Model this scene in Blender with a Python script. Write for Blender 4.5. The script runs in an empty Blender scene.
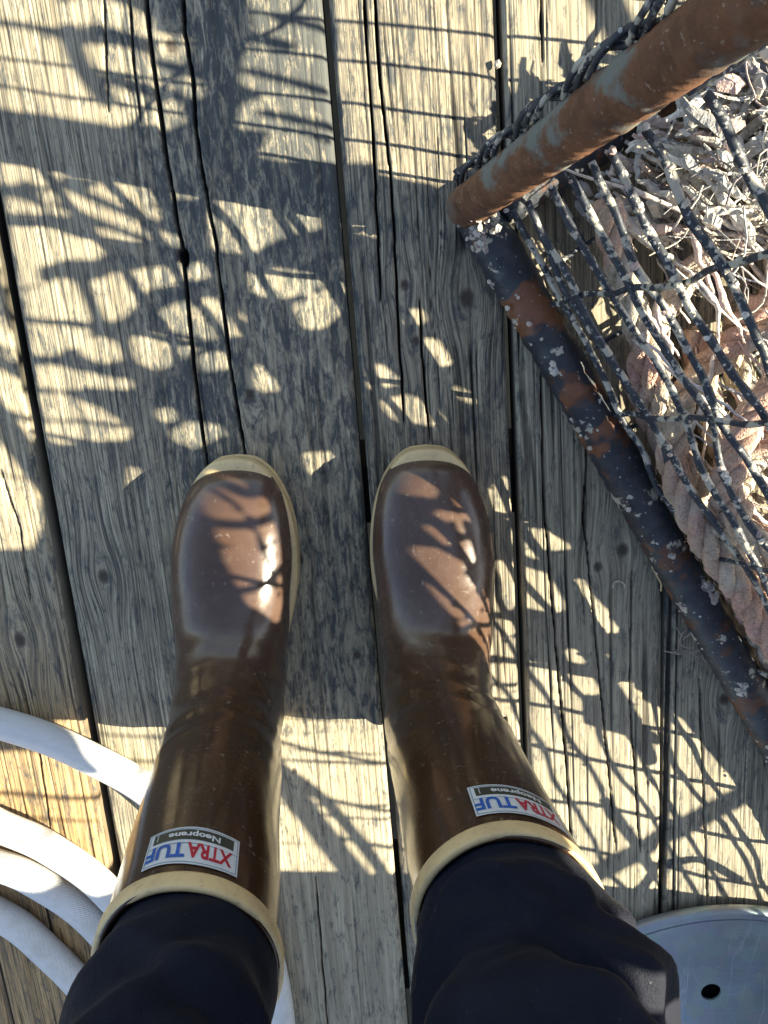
import bpy, bmesh, math, random
import numpy as np
from mathutils import Vector, Matrix
random.seed(7)
rng = np.random.default_rng(11)
R = math.radians
S = bpy.context.scene
COL = S.collection

# ------------------------------------------------------------------ camera
H = 0.75
TILT = R(13.5)
FPX = 769.0
cd = bpy.data.cameras.new('camera'); cam = bpy.data.objects.new('camera', cd); COL.objects.link(cam)
cam.location = (0, 0, H); cam.rotation_euler = (-TILT, 0, 0)
cd.sensor_fit = 'VERTICAL'; cd.sensor_height = 36.0; cd.lens = FPX/1024*36
cd.clip_start = 0.01; cd.clip_end = 3000
cd.dof.use_dof = False
S.camera = cam
S.render.resolution_x = 768; S.render.resolution_y = 1024
# ------------------------------------------------------------------ light
SUN_EL = R(35); SUN_AZ = R(-4)                    # direction TOWARDS the sun, azimuth from +X
SD = np.array([math.cos(SUN_EL)*math.cos(SUN_AZ), math.cos(SUN_EL)*math.sin(SUN_AZ), math.sin(SUN_EL)])
w = bpy.data.worlds.new('World'); S.world = w; w.use_nodes = True
nt = w.node_tree; bg = nt.nodes['Background']
sky = nt.nodes.new('ShaderNodeTexSky'); sky.sky_type = 'NISHITA'; sky.sun_disc = False
sky.sun_elevation = SUN_EL; sky.sun_rotation = R(90) - SUN_AZ
hs = nt.nodes.new('ShaderNodeHueSaturation'); hs.inputs['Saturation'].default_value = .86
nt.links.new(sky.outputs[0], hs.inputs['Color']); nt.links.new(hs.outputs[0], bg.inputs[0]); bg.inputs[1].default_value = 0.075
ld = bpy.data.lights.new('sun', 'SUN'); ld.energy = 5.0; ld.angle = R(0.4); ld.color = (1.0, 0.90, 0.68)
lo = bpy.data.objects.new('sun', ld); COL.objects.link(lo)
lo.rotation_euler = Vector(SD).to_track_quat('Z', 'Y').to_euler(); lo.location = (3, 0, 3)
vs = S.view_settings
vs.view_transform = 'Standard'; vs.look = 'None'; vs.gamma = 1.0; vs.use_curve_mapping = False
vs.exposure = 1.93

# ------------------------------------------------------------------ helpers
def P(px, py, z=0.0):
    """world point at height z seen at a pixel (used to take measurements off the photo)"""
    u = (px-384)/FPX; v = (py-512)/FPX
    den = math.cos(TILT)-v*math.sin(TILT); d = (H-z)/den
    return np.array([u*d, -(math.sin(TILT)+v*math.cos(TILT))*d, z])

def props(o, label=None, cat=None, group=None, kind=None):
    if label: o['label'] = label
    if cat: o['category'] = cat
    if group: o['group'] = group
    if kind: o['kind'] = kind
    return o

def empty(name, loc, **k):
    o = bpy.data.objects.new(name, None); COL.objects.link(o); o.location = loc
    o.empty_display_size = 0.05
    return props(o, **k)

def link(name, me, mats, parent=None, smooth=True):
    o = bpy.data.objects.new(name, me); COL.objects.link(o)
    if not isinstance(mats, (list, tuple)): mats = [mats]
    for m in mats: me.materials.append(m)
    if smooth: me.polygons.foreach_set('use_smooth', [True]*len(me.polygons))
    if parent:
        o.parent = parent
        o.matrix_parent_inverse = Matrix.Translation(parent.location).inverted() if parent.type == 'EMPTY' else Matrix()
    return o

class MB:
    """collects vertices and faces in world space"""
    def __init__(s): s.v = []; s.f = []; s.n = 0; s.mi = []
    def add(s, v, f, mi=0):
        v = np.asarray(v, float); s.v.append(v)
        for q in f: s.f.append(tuple(int(i)+s.n for i in q)); s.mi.append(mi)
        s.n += len(v)
    def mesh(s, name):
        me = bpy.data.meshes.new(name)
        me.from_pydata(np.concatenate(s.v).tolist(), [], s.f)
        if any(s.mi): me.polygons.foreach_set('material_index', s.mi)
        me.update(); return me
    def build(s, name, mats, parent=None, smooth=True):
        return link(name, s.mesh(name), mats, parent, smooth)

def grid_faces(nr, nc, closed=True):
    f = []
    for i in range(nr-1):
        for j in range(nc if closed else nc-1):
            k = (j+1) % nc
            f.append((i*nc+j, i*nc+k, (i+1)*nc+k, (i+1)*nc+j))
    return f

def frames(p):
    t = np.gradient(p, axis=0); t /= np.linalg.norm(t, axis=1)[:, None]+1e-12
    n = np.zeros_like(p); a = np.array([0, 0, 1.0])
    if abs(t[0] @ a) > .9: a = np.array([1.0, 0, 0])
    n0 = a - (a @ t[0])*t[0]; n[0] = n0/np.linalg.norm(n0)
    for i in range(1, len(p)):
        q = n[i-1]-(n[i-1] @ t[i])*t[i]; n[i] = q/(np.linalg.norm(q)+1e-12)
    return t, n, np.cross(t, n)

def tube(mb, p, r, seg=8, bump=0.0, mi=0, cap=True):
    p = np.asarray(p, float); m = len(p)
    r = np.full(m, r) if np.isscalar(r) else np.asarray(r)
    t, n, b = frames(p)
    a = np.linspace(0, 2*np.pi, seg, endpoint=False)
    rr = r[:, None]*(1+bump*rng.normal(size=(m, seg)))
    v = p[:, None, :] + rr[..., None]*(np.cos(a)[None, :, None]*n[:, None, :]+np.sin(a)[None, :, None]*b[:, None, :])
    f = grid_faces(m, seg)
    if cap: f += [tuple(range(seg))[::-1], tuple((m-1)*seg+j for j in range(seg))]
    mb.add(v.reshape(-1, 3), f, mi)

def spline(pts, n):
    """Catmull-Rom through rows of pts"""
    p = np.asarray(pts, float); m = len(p)
    q = np.vstack([2*p[0]-p[1], p, 2*p[-1]-p[-2]])
    t = np.linspace(0, m-1-1e-9, n); i = t.astype(int); f = (t-i)[:, None]
    a, b, c, d = q[i], q[i+1], q[i+2], q[i+3]
    return .5*((2*b)+(-a+c)*f+(2*a-5*b+4*c-d)*f*f+(-a+3*b-3*c+d)*f**3)

def resample(p, step):
    p = np.asarray(p); s = np.concatenate([[0], np.cumsum(np.linalg.norm(np.diff(p, axis=0), axis=1))])
    k = np.arange(0, s[-1], step)
    return np.stack([np.interp(k, s, p[:, c]) for c in range(p.shape[1])], 1)

_T = np.random.default_rng(5).random((256, 256))
def vn(x, y, seed=0):
    x = np.asarray(x, float)+seed*17.37; y = np.asarray(y, float)+seed*31.7
    xi = np.floor(x).astype(int); yi = np.floor(y).astype(int); fx = x-xi; fy = y-yi
    fx = fx*fx*(3-2*fx); fy = fy*fy*(3-2*fy)
    g = lambda a, b: _T[a % 256, b % 256]
    return (g(xi, yi)*(1-fx)+g(xi+1, yi)*fx)*(1-fy)+(g(xi, yi+1)*(1-fx)+g(xi+1, yi+1)*fx)*fy
def sstep(a, b, x):
    t = np.clip((x-a)/(b-a), 0, 1); return t*t*(3-2*t)

# ------------------------------------------------------------------ materials
class NM:
    def __init__(s, name, **k):
        s.m = bpy.data.materials.new(name); s.m.use_nodes = True; s.t = s.m.node_tree
        s.b = s.t.nodes['Principled BSDF']
        for a, b in k.items(): s.set(a.replace('_', ' '), b)
    def set(s, n, v):
        if isinstance(v, bpy.types.NodeSocket): s.t.links.new(v, s.b.inputs[n])
        else: s.b.inputs[n].default_value = (*v, 1) if isinstance(v, (tuple, list)) and len(v) == 3 else v
    def node(s, typ, ins=None, **k):
        n = s.t.nodes.new(typ)
        for a, b in k.items(): setattr(n, a, b)
        for a, b in (ins or {}).items():
            if isinstance(b, bpy.types.NodeSocket): s.t.links.new(b, n.inputs[a])
            else: n.inputs[a].default_value = b
        return n
    def obj(s, scale=(1, 1, 1)):
        c = s.node('ShaderNodeTexCoord').outputs['Object']
        return s.node('ShaderNodeMapping', {0: c, 3: scale}).outputs[0]
    def noise(s, scale, vec=None, det=4, rough=.55, dist=0):
        n = s.node('ShaderNodeTexNoise', {'Scale': scale, 'Detail': det, 'Roughness': rough, 'Distortion': dist})
        s.t.links.new(vec or s.obj(), n.inputs['Vector']); return n.outputs[0]
    def ramp(s, fac, stops):
        n = s.node('ShaderNodeValToRGB', {0: fac}); e = n.color_ramp.elements
        while len(e) < len(stops): e.new(.5)
        for q, (p, c) in zip(e, stops):
            q.position = p; q.color = (c, c, c, 1) if np.isscalar(c) else (*c, 1)
        return n.outputs[0]
    def mix(s, f, a, b, mode='MIX'):
        n = s.node('ShaderNodeMix', data_type='RGBA', blend_type=mode)
        for i, v in ((0, f), (6, a), (7, b)):
            if isinstance(v, bpy.types.NodeSocket): s.t.links.new(v, n.inputs[i])
            else: n.inputs[i].default_value = v if i == 0 else (*v, 1)
        return n.outputs[2]
    def math(s, op, a, b=0.0):
        return s.node('ShaderNodeMath', {0: a, 1: b}, operation=op).outputs[0]
    def bump(s, h, strength=.5, dist=.002):
        s.set('Normal', s.node('ShaderNodeBump', {'Height': h, 'Strength': strength, 'Distance': dist}).outputs[0])

def m_wood():
    m = NM('weathered_wood', Roughness=.85)
    m.b.inputs['Specular IOR Level'].default_value = .25
    uv = m.node('ShaderNodeUVMap', uv_map='grain').outputs[0]
    at = lambda n: m.node('ShaderNodeAttribute', attribute_name=n).outputs['Fac']
    tone, crack, knot, stain, ridge = at('tone'), at('crack'), at('knot'), at('stain'), at('ridge')
    st = m.node('ShaderNodeMapping', {0: uv, 3: (430, 5, 1)}).outputs[0]
    st2 = m.node('ShaderNodeMapping', {0: uv, 3: (130, 4, 1)}).outputs[0]
    st3 = m.node('ShaderNodeMapping', {0: uv, 3: (1000, 18, 1)}).outputs[0]
    fine = m.noise(1, st, 3, .6); mid = m.noise(1, st2, 4, .6); vf = m.noise(1, st3, 2, .6)
    base = m.ramp(mid, [(.28, (.31, .25, .155)), (.5, (.46, .39, .255)), (.72, (.58, .505, .34))])
    grey = m.ramp(mid, [(.28, (.22, .20, .15)), (.5, (.35, .32, .245)), (.75, (.49, .455, .35))])
    c = m.mix(m.ramp(tone, [(0, 0), (1, 1)]), base, grey)
    warm = m.mix(1.0, c, (1.15, .86, .55), 'MULTIPLY')
    c = m.mix(m.ramp(at('warm'), [(0, 0), (1, 1)]), c, warm)
    c = m.mix(m.math('MULTIPLY', at('lines'), m.ramp(fine, [(.36, .95), (.50, 0)])), c, (.075, .07, .06))
    c = m.mix(m.math('MULTIPLY', m.math('ADD', m.math('MULTIPLY', at('lines'), .7), .3), m.ramp(vf, [(.36, .8), (.52, 0)])), c, (.08, .075, .065))
    c = m.mix(m.ramp(vf, [(.60, 0), (.75, .35)]), c, (.60, .56, .46))
    # blotchy blue-black weather stain with pale worn fibres on top of it
    bl = m.noise(1, m.node('ShaderNodeMapping', {0: uv, 3: (150, 38, 1)}).outputs[0], 6, .72, .6)
    bs = m.noise(1, m.node('ShaderNodeMapping', {0: uv, 3: (420, 130, 1)}).outputs[0], 4, .7, .3)
    bsum = m.math('ADD', m.math('MULTIPLY', bl, .8), m.math('MULTIPLY', bs, .2))
    thr = m.math('ADD', bsum, m.math('MULTIPLY', stain, .15))
    c = m.mix(m.ramp(thr, [(.52, 0), (.66, .88)]), c, (.05, .062, .07))
    c = m.mix(m.ramp(ridge, [(.0, .42), (.5, 0)]), c, (.11, .10, .09))
    c = m.mix(m.ramp(knot, [(.3, 0), (.6, .45), (1, .95)]), c, (.07, .055, .045))
    c = m.mix(m.ramp(crack, [(.15, 0), (.7, .96)]), c, (.012, .012, .012))
    m.set('Base Color', c)
    h = m.math('ADD', m.math('MULTIPLY', fine, .6), m.math('MULTIPLY', vf, .4))
    m.bump(h, .8, .0014)
    return m.m

def m_rubber():
    m = NM('brown_rubber', Roughness=.2)
    dust = m.node('ShaderNodeAttribute', attribute_name='dust').outputs['Fac']
    n = m.noise(28, det=6, rough=.65); n2 = m.noise(160, det=3); n3 = m.noise(9, det=3)
    c = m.mix(m.ramp(n3, [(.3, 0), (.75, 1)]), (.042, .020, .010), (.066, .032, .013))
    f = m.math('MULTIPLY', dust, m.ramp(n, [(.22, .35), (.62, 1.0)]))
    c = m.mix(m.math('MULTIPLY', f, .13), c, (.52, .38, .34))
    c = m.mix(m.ramp(n2, [(.66, 0), (.72, .45)]), c, (.3, .25, .2))
    c = m.mix(m.ramp(m.noise(38, det=8, rough=.8), [(.55, 0), (.72, .28)]), c, (.26, .21, .16))
    sc = m.node('ShaderNodeTexNoise', {'Scale': 60, 'Detail': 2, 'Distortion': 4.0, 'Vector': m.obj((1, .25, .3))}).outputs[0]
    scm = m.math('MULTIPLY', m.ramp(sc, [(.497, 0), (.5, 1), (.503, 0)]), m.ramp(m.noise(14), [(.50, 0), (.58, .6)]))
    c = m.mix(scm, c, (.3, .24, .17))
    m.set('Base Color', c)
    m.set('Roughness', m.math('ADD', m.math('MULTIPLY', f, .12), m.ramp(m.noise(45, det=6, rough=.7), [(.3, .10), (.7, .27)])))
    m.b.inputs['Specular IOR Level'].default_value = .6
    m.b.inputs['Coat Weight'].default_value = .12; m.b.inputs['Coat Roughness'].default_value = .2
    m.bump(m.math('ADD', n, m.math('MULTIPLY', n2, .2)), .12, .002)
    return m.m

def m_simple(name, c1, c2, scale=20, rough=.6, bump=.2, bscale=None, metallic=0, det=5, lo=.35, hi=.65, spec=.5, bd=.001):
    m = NM(name, Roughness=rough, Metallic=metallic)
    n = m.noise(scale, det=det)
    m.set('Base Color', m.mix(m.ramp(n, [(lo, 0), (hi, 1)]), c1, c2))
    m.b.inputs['Specular IOR Level'].default_value = spec
    m.bump(m.noise(bscale or scale*4, det=4), bump, bd)
    return m.m

def m_rust():
    m = NM('rusted_steel', Roughness=.8)
    n = m.noise(34, det=7, rough=.7); n2 = m.noise(120, det=4); n3 = m.noise(20, det=5, rough=.6); n4 = m.noise(260, det=2)
    c = m.mix(m.ramp(n, [(.3, 0), (.7, 1)]), (.065, .030, .016), (.21, .092, .042))
    c = m.mix(m.ramp(n2, [(.52, 0), (.7, .6)]), c, (.22, .11, .06))
    c = m.mix(m.ramp(n4, [(.64, 0), (.70, .5)]), c, (.38, .27, .20))
    c = m.mix(m.ramp(m.noise(16, det=7, rough=.75), [(.52, 0), (.64, .7)]), c, (.10, .10, .09))
    c = m.mix(m.ramp(n3, [(.54, 0), (.62, .8)]), c, (.17, .20, .18))
    m.set('Base Color', c); m.bump(m.math('ADD', n, m.math('MULTIPLY', n2, .6)), .6, .0022)
    return m.m

def m_rail():
    m = NM('blackened_rusty_steel', Roughness=.5)
    n = m.noise(26, det=6, rough=.6); n2 = m.noise(240, det=2, rough=.5); n3 = m.noise(14, det=3)
    c = m.mix(m.ramp(m.noise(60), [(.35, 0), (.7, 1)]), (.018, .022, .03), (.045, .05, .06))
    c = m.mix(m.ramp(n, [(.56, 0), (.61, .9)]), c, (.11, .042, .018))
    c = m.mix(m.ramp(n3, [(.60, 0), (.64, .9)]), c, (.20, .08, .035))
    c = m.mix(m.ramp(n2, [(.69, 0), (.73, .7)]), c, (.42, .42, .4))
    n5 = m.noise(38, vec=m.node('ShaderNodeMapping', {0: m.obj(), 1: (3, 7, 1)}).outputs[0], det=6, rough=.6)
    c = m.mix(m.ramp(n5, [(.60, 0), (.63, .85)]), c, (.56, .52, .42))
    m.set('Base Color', c); m.bump(m.math('ADD', n, m.math('MULTIPLY', n2, .5)), .5, .002)
    return m.m

def m_wire():
    m = NM('blackened_wire', Roughness=.55)
    n2 = m.noise(300, det=2, rough=.5); n3 = m.noise(70, det=4)
    c = m.mix(m.ramp(m.noise(90), [(.35, 0), (.7, 1)]), (.018, .024, .036), (.05, .058, .07))
    c = m.mix(m.ramp(n3, [(.53, 0), (.58, .9)]), c, (.48, .45, .37))
    c = m.mix(m.ramp(n2, [(.64, 0), (.68, .8)]), c, (.45, .45, .43))
    m.set('Base Color', c); m.bump(n2, .5, .001)
    return m.m

def m_crust():
    m = NM('barnacle_crust', Roughness=.85)
    isl = m.node('ShaderNodeNewGeometry').outputs['Random Per Island']
    c = m.ramp(isl, [(0, (.62, .56, .44)), (.25, (.72, .68, .60)), (.42, (.42, .40, .37)), (.55, (.64, .58, .45)), (.68, (.60, .44, .39)), (.84, (.14, .15, .17)), (1, (.74, .71, .64))])
    c = m.mix(m.ramp(m.noise(180, det=4), [(.45, 0), (.75, .65)]), c, (.24, .20, .16))
    m.set('Base Color', c); m.bump(m.math('ADD', m.noise(300, det=3), m.noise(110, det=4)), .9, .003)
    return m.m

def m_strand():
    m = NM('bleached_strands', Roughness=.9)
    isl = m.node('ShaderNodeNewGeometry').outputs['Random Per Island']
    c = m.ramp(isl, [(0, (.66, .58, .48)), (.3, (.62, .44, .40)), (.5, (.74, .70, .62)), (.7, (.50, .38, .30)), (.85, (.46, .50, .56)), (1, (.70, .55, .50))])
    c = m.mix(m.ramp(m.noise(160, det=5), [(.5, 0), (.75, .7)]), c, (.2, .15, .12))
    m.set('Base Color', c); m.bump(m.noise(400, det=3), .8, .002); return m.m

def m_rope():
    m = NM('faded_rope', Roughness=.9)
    n = m.noise(14, det=3); n2 = m.noise(9, det=2); n3 = m.noise(11, vec=m.node('ShaderNodeMapping', {0: m.obj(), 1: (5, 2, 1)}).outputs[0], det=2)
    c = m.mix(m.ramp(n, [(.35, 0), (.65, 1)]), (.50, .36, .25), (.60, .34, .29))
    c = m.mix(m.ramp(n2, [(.5, 0), (.62, .85)]), c, (.58, .53, .42))
    c = m.mix(m.ramp(n3, [(.60, 0), (.68, .7)]), c, (.30, .36, .44))
    c = m.mix(m.ramp(m.noise(150, det=6, rough=.75), [(.50, 0), (.72, .75)]), c, (.20, .11, .08))
    c = m.mix(m.ramp(m.noise(420, det=3, rough=.7), [(.52, 0), (.7, .6)]), c, (.66, .60, .50))
    m.set('Base Color', c)
    m.bump(m.math('ADD', m.noise(1, m.obj((500, 500, 500)), 3), m.noise(130, det=5, rough=.7)), 1.0, .003)
    return m.m

def m_hose():
    m = NM('white_hose_rubber', Roughness=.38)
    uv = m.node('ShaderNodeUVMap', uv_map='UVMap').outputs[0]
    sx = m.node('ShaderNodeSeparateXYZ', {0: uv})
    a = m.math('SINE', m.math('MULTIPLY', m.math('ADD', sx.outputs[0], m.math('MULTIPLY', sx.outputs[1], .035)), 1500))
    c = m.mix(m.ramp(m.noise(22, det=7, rough=.72), [(.50, 0), (.76, .7)]), (.72, .72, .70), (.46, .43, .37))
    m.set('Base Color', c)
    m.bump(m.math('ADD', a, m.math('MULTIPLY', m.noise(90, det=5), 1.0)), .45, .0009)
    return m.m

def m_cloth():
    m = NM('navy_fabric', Roughness=.75)
    c = m.mix(m.ramp(m.noise(30), [(.3, 0), (.7, 1)]), (.0045, .006, .014), (.009, .0115, .023))
    m.set('Base Color', c); m.b.inputs['Sheen Weight'].default_value = .03; m.b.inputs['Sheen Roughness'].default_value = .35
    m.b.inputs['Specular IOR Level'].default_value = .2
    lint = m.ramp(m.noise(420, det=2, rough=.4), [(.75, 0), (.78, .4)]); m.set('Base Color', m.mix(lint, c, (.12, .12, .13)))
    m.bump(m.math('ADD', m.math('MULTIPLY', m.noise(1100, det=2), .5), m.math('MULTIPLY', m.noise(45, det=5, rough=.6), 2.6)), .6, .0018)
    return m.m

def m_galv():
    m = NM('galvanised_steel', Roughness=.42, Metallic=.55)
    v = m.node('ShaderNodeTexVoronoi', {'Scale': 55, 'Vector': m.obj((1, 1, .2))}, feature='F1').outputs['Color']
    c = m.mix(.06, (.33, .39, .42), v)
    c = m.mix(m.ramp(m.noise(9, det=6, rough=.7), [(.42, 0), (.72, .5)]), c, (.22, .25, .26))
    sc = m.node('ShaderNodeTexNoise', {'Scale': 16, 'Detail': 4, 'Distortion': 2.0, 'Vector': m.obj((1, .12, 1))}).outputs[0]
    sc2 = m.node('ShaderNodeTexNoise', {'Scale': 20, 'Detail': 3, 'Distortion': 1.5, 'Vector': m.obj((.14, 1, 1))}).outputs[0]
    s_ = m.math('MAXIMUM', m.ramp(sc, [(.490, 0), (.5, 1), (.510, 0)]), m.ramp(sc2, [(.495, 0), (.5, .8), (.505, 0)]))
    c = m.mix(m.math('MULTIPLY', s_, m.ramp(m.noise(7), [(.35, .1), (.6, .7)])), c, (.62, .66, .68))
    m.set('Base Color', c); m.set('Roughness', m.ramp(m.noise(30), [(.3, .35), (.7, .55)]))
    m.bump(m.noise(70), .08, .001)
    return m.m

WOOD = m_wood(); RUBBER = m_rubber(); RUST = m_rust(); RAIL = m_rail(); WIRE = m_wire(); CRUST = m_crust()
STRANDS = m_strand(); ROPE = m_rope(); HOSE = m_hose(); CLOTH = m_cloth(); GALV = m_galv()
def m_cream():
    m = NM('cream_rubber', Roughness=.5)
    c = m.mix(m.ramp(m.noise(35, det=6, rough=.7), [(.42, 0), (.75, .8)]), (.76, .57, .29), (.48, .36, .20))
    c = m.mix(m.ramp(m.noise(140, det=5, rough=.75), [(.58, 0), (.72, .6)]), c, (.20, .15, .10))
    m.set('Base Color', c); m.bump(m.noise(120, det=5), .3, .001); return m.m
CREAM = m_cream()
MASK = m_simple('shadow_mask_dark', (.05, .045, .03), (.12, .10, .07), 60, .9, .9, bd=.004)  # for the added, unseen sheet that shades the deck
TWINE = m_simple('pinkish_twine', (.55, .42, .36), (.4, .3, .26), 200, .8, .3)
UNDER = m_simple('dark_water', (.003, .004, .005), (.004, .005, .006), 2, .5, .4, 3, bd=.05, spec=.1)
BEAM = m_simple('old_timber', (.02, .018, .015), (.045, .04, .03), 12, .9, .6)
WHITE = m_simple('label_white', (.74, .76, .76), (.66, .68, .68), 40, .35, .05)
LINE = m_simple('label_line', (.20, .28, .36), (.24, .32, .38), 40, .4, .05)
OLIVE = m_simple('label_olive', (.045, .05, .035), (.055, .06, .042), 40, .4, .05)
RED = m_simple('label_red', (.52, .02, .04), (.45, .02, .04), 40, .4, .05)
BLUE = m_simple('label_blue', (.02, .12, .45), (.02, .10, .4), 40, .4, .05)

# ------------------------------------------------------------------ ground / water
mb = MB()
mb.add([(-1500, -1500, -1.6), (1500, -1500, -1.6), (1500, 1500, -1.6), (-1500, 1500, -1.6)], [(0, 1, 2, 3)])
props(mb.build('water', UNDER, smooth=False), kind='structure')

# ------------------------------------------------------------------ deck (one sheet of boards with real grooves, splits and knots)
PD = np.array([-.0757, 1.0]); PD /= np.linalg.norm(PD); PS = np.array([PD[1], -PD[0]])
def st(px, py):
    p = P(px, py)[:2]; return float(p @ PS), float(p @ PD)
GAPS = [(-1.28, .007), (-.99, .006), (-.668, .007), (-.348, .011), (-.030, .0062), (.1188, .0078), (.268, .0042), (.418, .006), (.568, .006), (.75, .006), (1.04, .006), (1.33, .006)]
KN = [(170, 45, .007), (103, 577, .0085), (598, 567, .0065), (623, 550, .0085), (250, 395, .006), (357, 655, .006), (405, 285, .006), (468, 298, .010), (416, 340, .005), (294, 772, .004), (725, 700, .008), (20, 640, .009), (300, 560, .005)]
KN = [(*st(a, b), r) for a, b, r in KN]
SPLITS = [([(143, -30), (148, 30), (156, 90), (164, 150), (174, 205), (182, 250), (189, 320), (196, 390), (205, 455), (208, 480)], .0016),
          ([(181, -30), (184, 30), (192, 75), (195, 130), (203, 180), (213, 230), (223, 310), (232, 380), (242, 440), (246, 470)], .0013),
          ([(103, -20), (106, 60), (108, 110)], .0006), ([(128, -20), (133, 60), (140, 120)], .0007),
          ([(363, -20), (368, 60), (373, 140), (381, 300)], .0008), ([(374, -20), (380, 80), (392, 190), (399, 330), (404, 420)], .0007),
          ([(420, 300), (424, 380), (430, 440)], .0006),
          ([(541, -20), (543, 60)], .0008), ([(541, 370), (543, 480), (552, 600), (566, 760), (572, 850)], .0007),
          ([(588, 420), (584, 520), (598, 660), (616, 850)], .0005), ([(632, 570), (630, 700), (640, 850)], .0005),
          ([(25, 700), (40, 760), (50, 830)], .0006), ([(60, 930), (72, 1024)], .0007), ([(0, 470), (20, 530), (30, 600)], .0006),
          ([(700, 680), (704, 800), (708, 900)], .0005), ([(316, 880), (322, 960), (330, 1060)], .0004)]
SPLITS = [(np.array([st(*p) for p in pts]), wd) for pts, wd in SPLITS]
HOLES = [(*st(183, 257), .0052, .0075), (*st(504, 722), .004, .003)]
NAILS = [st(565, 796), st(650, 782), st(370, 824), st(284, 832)]

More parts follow.
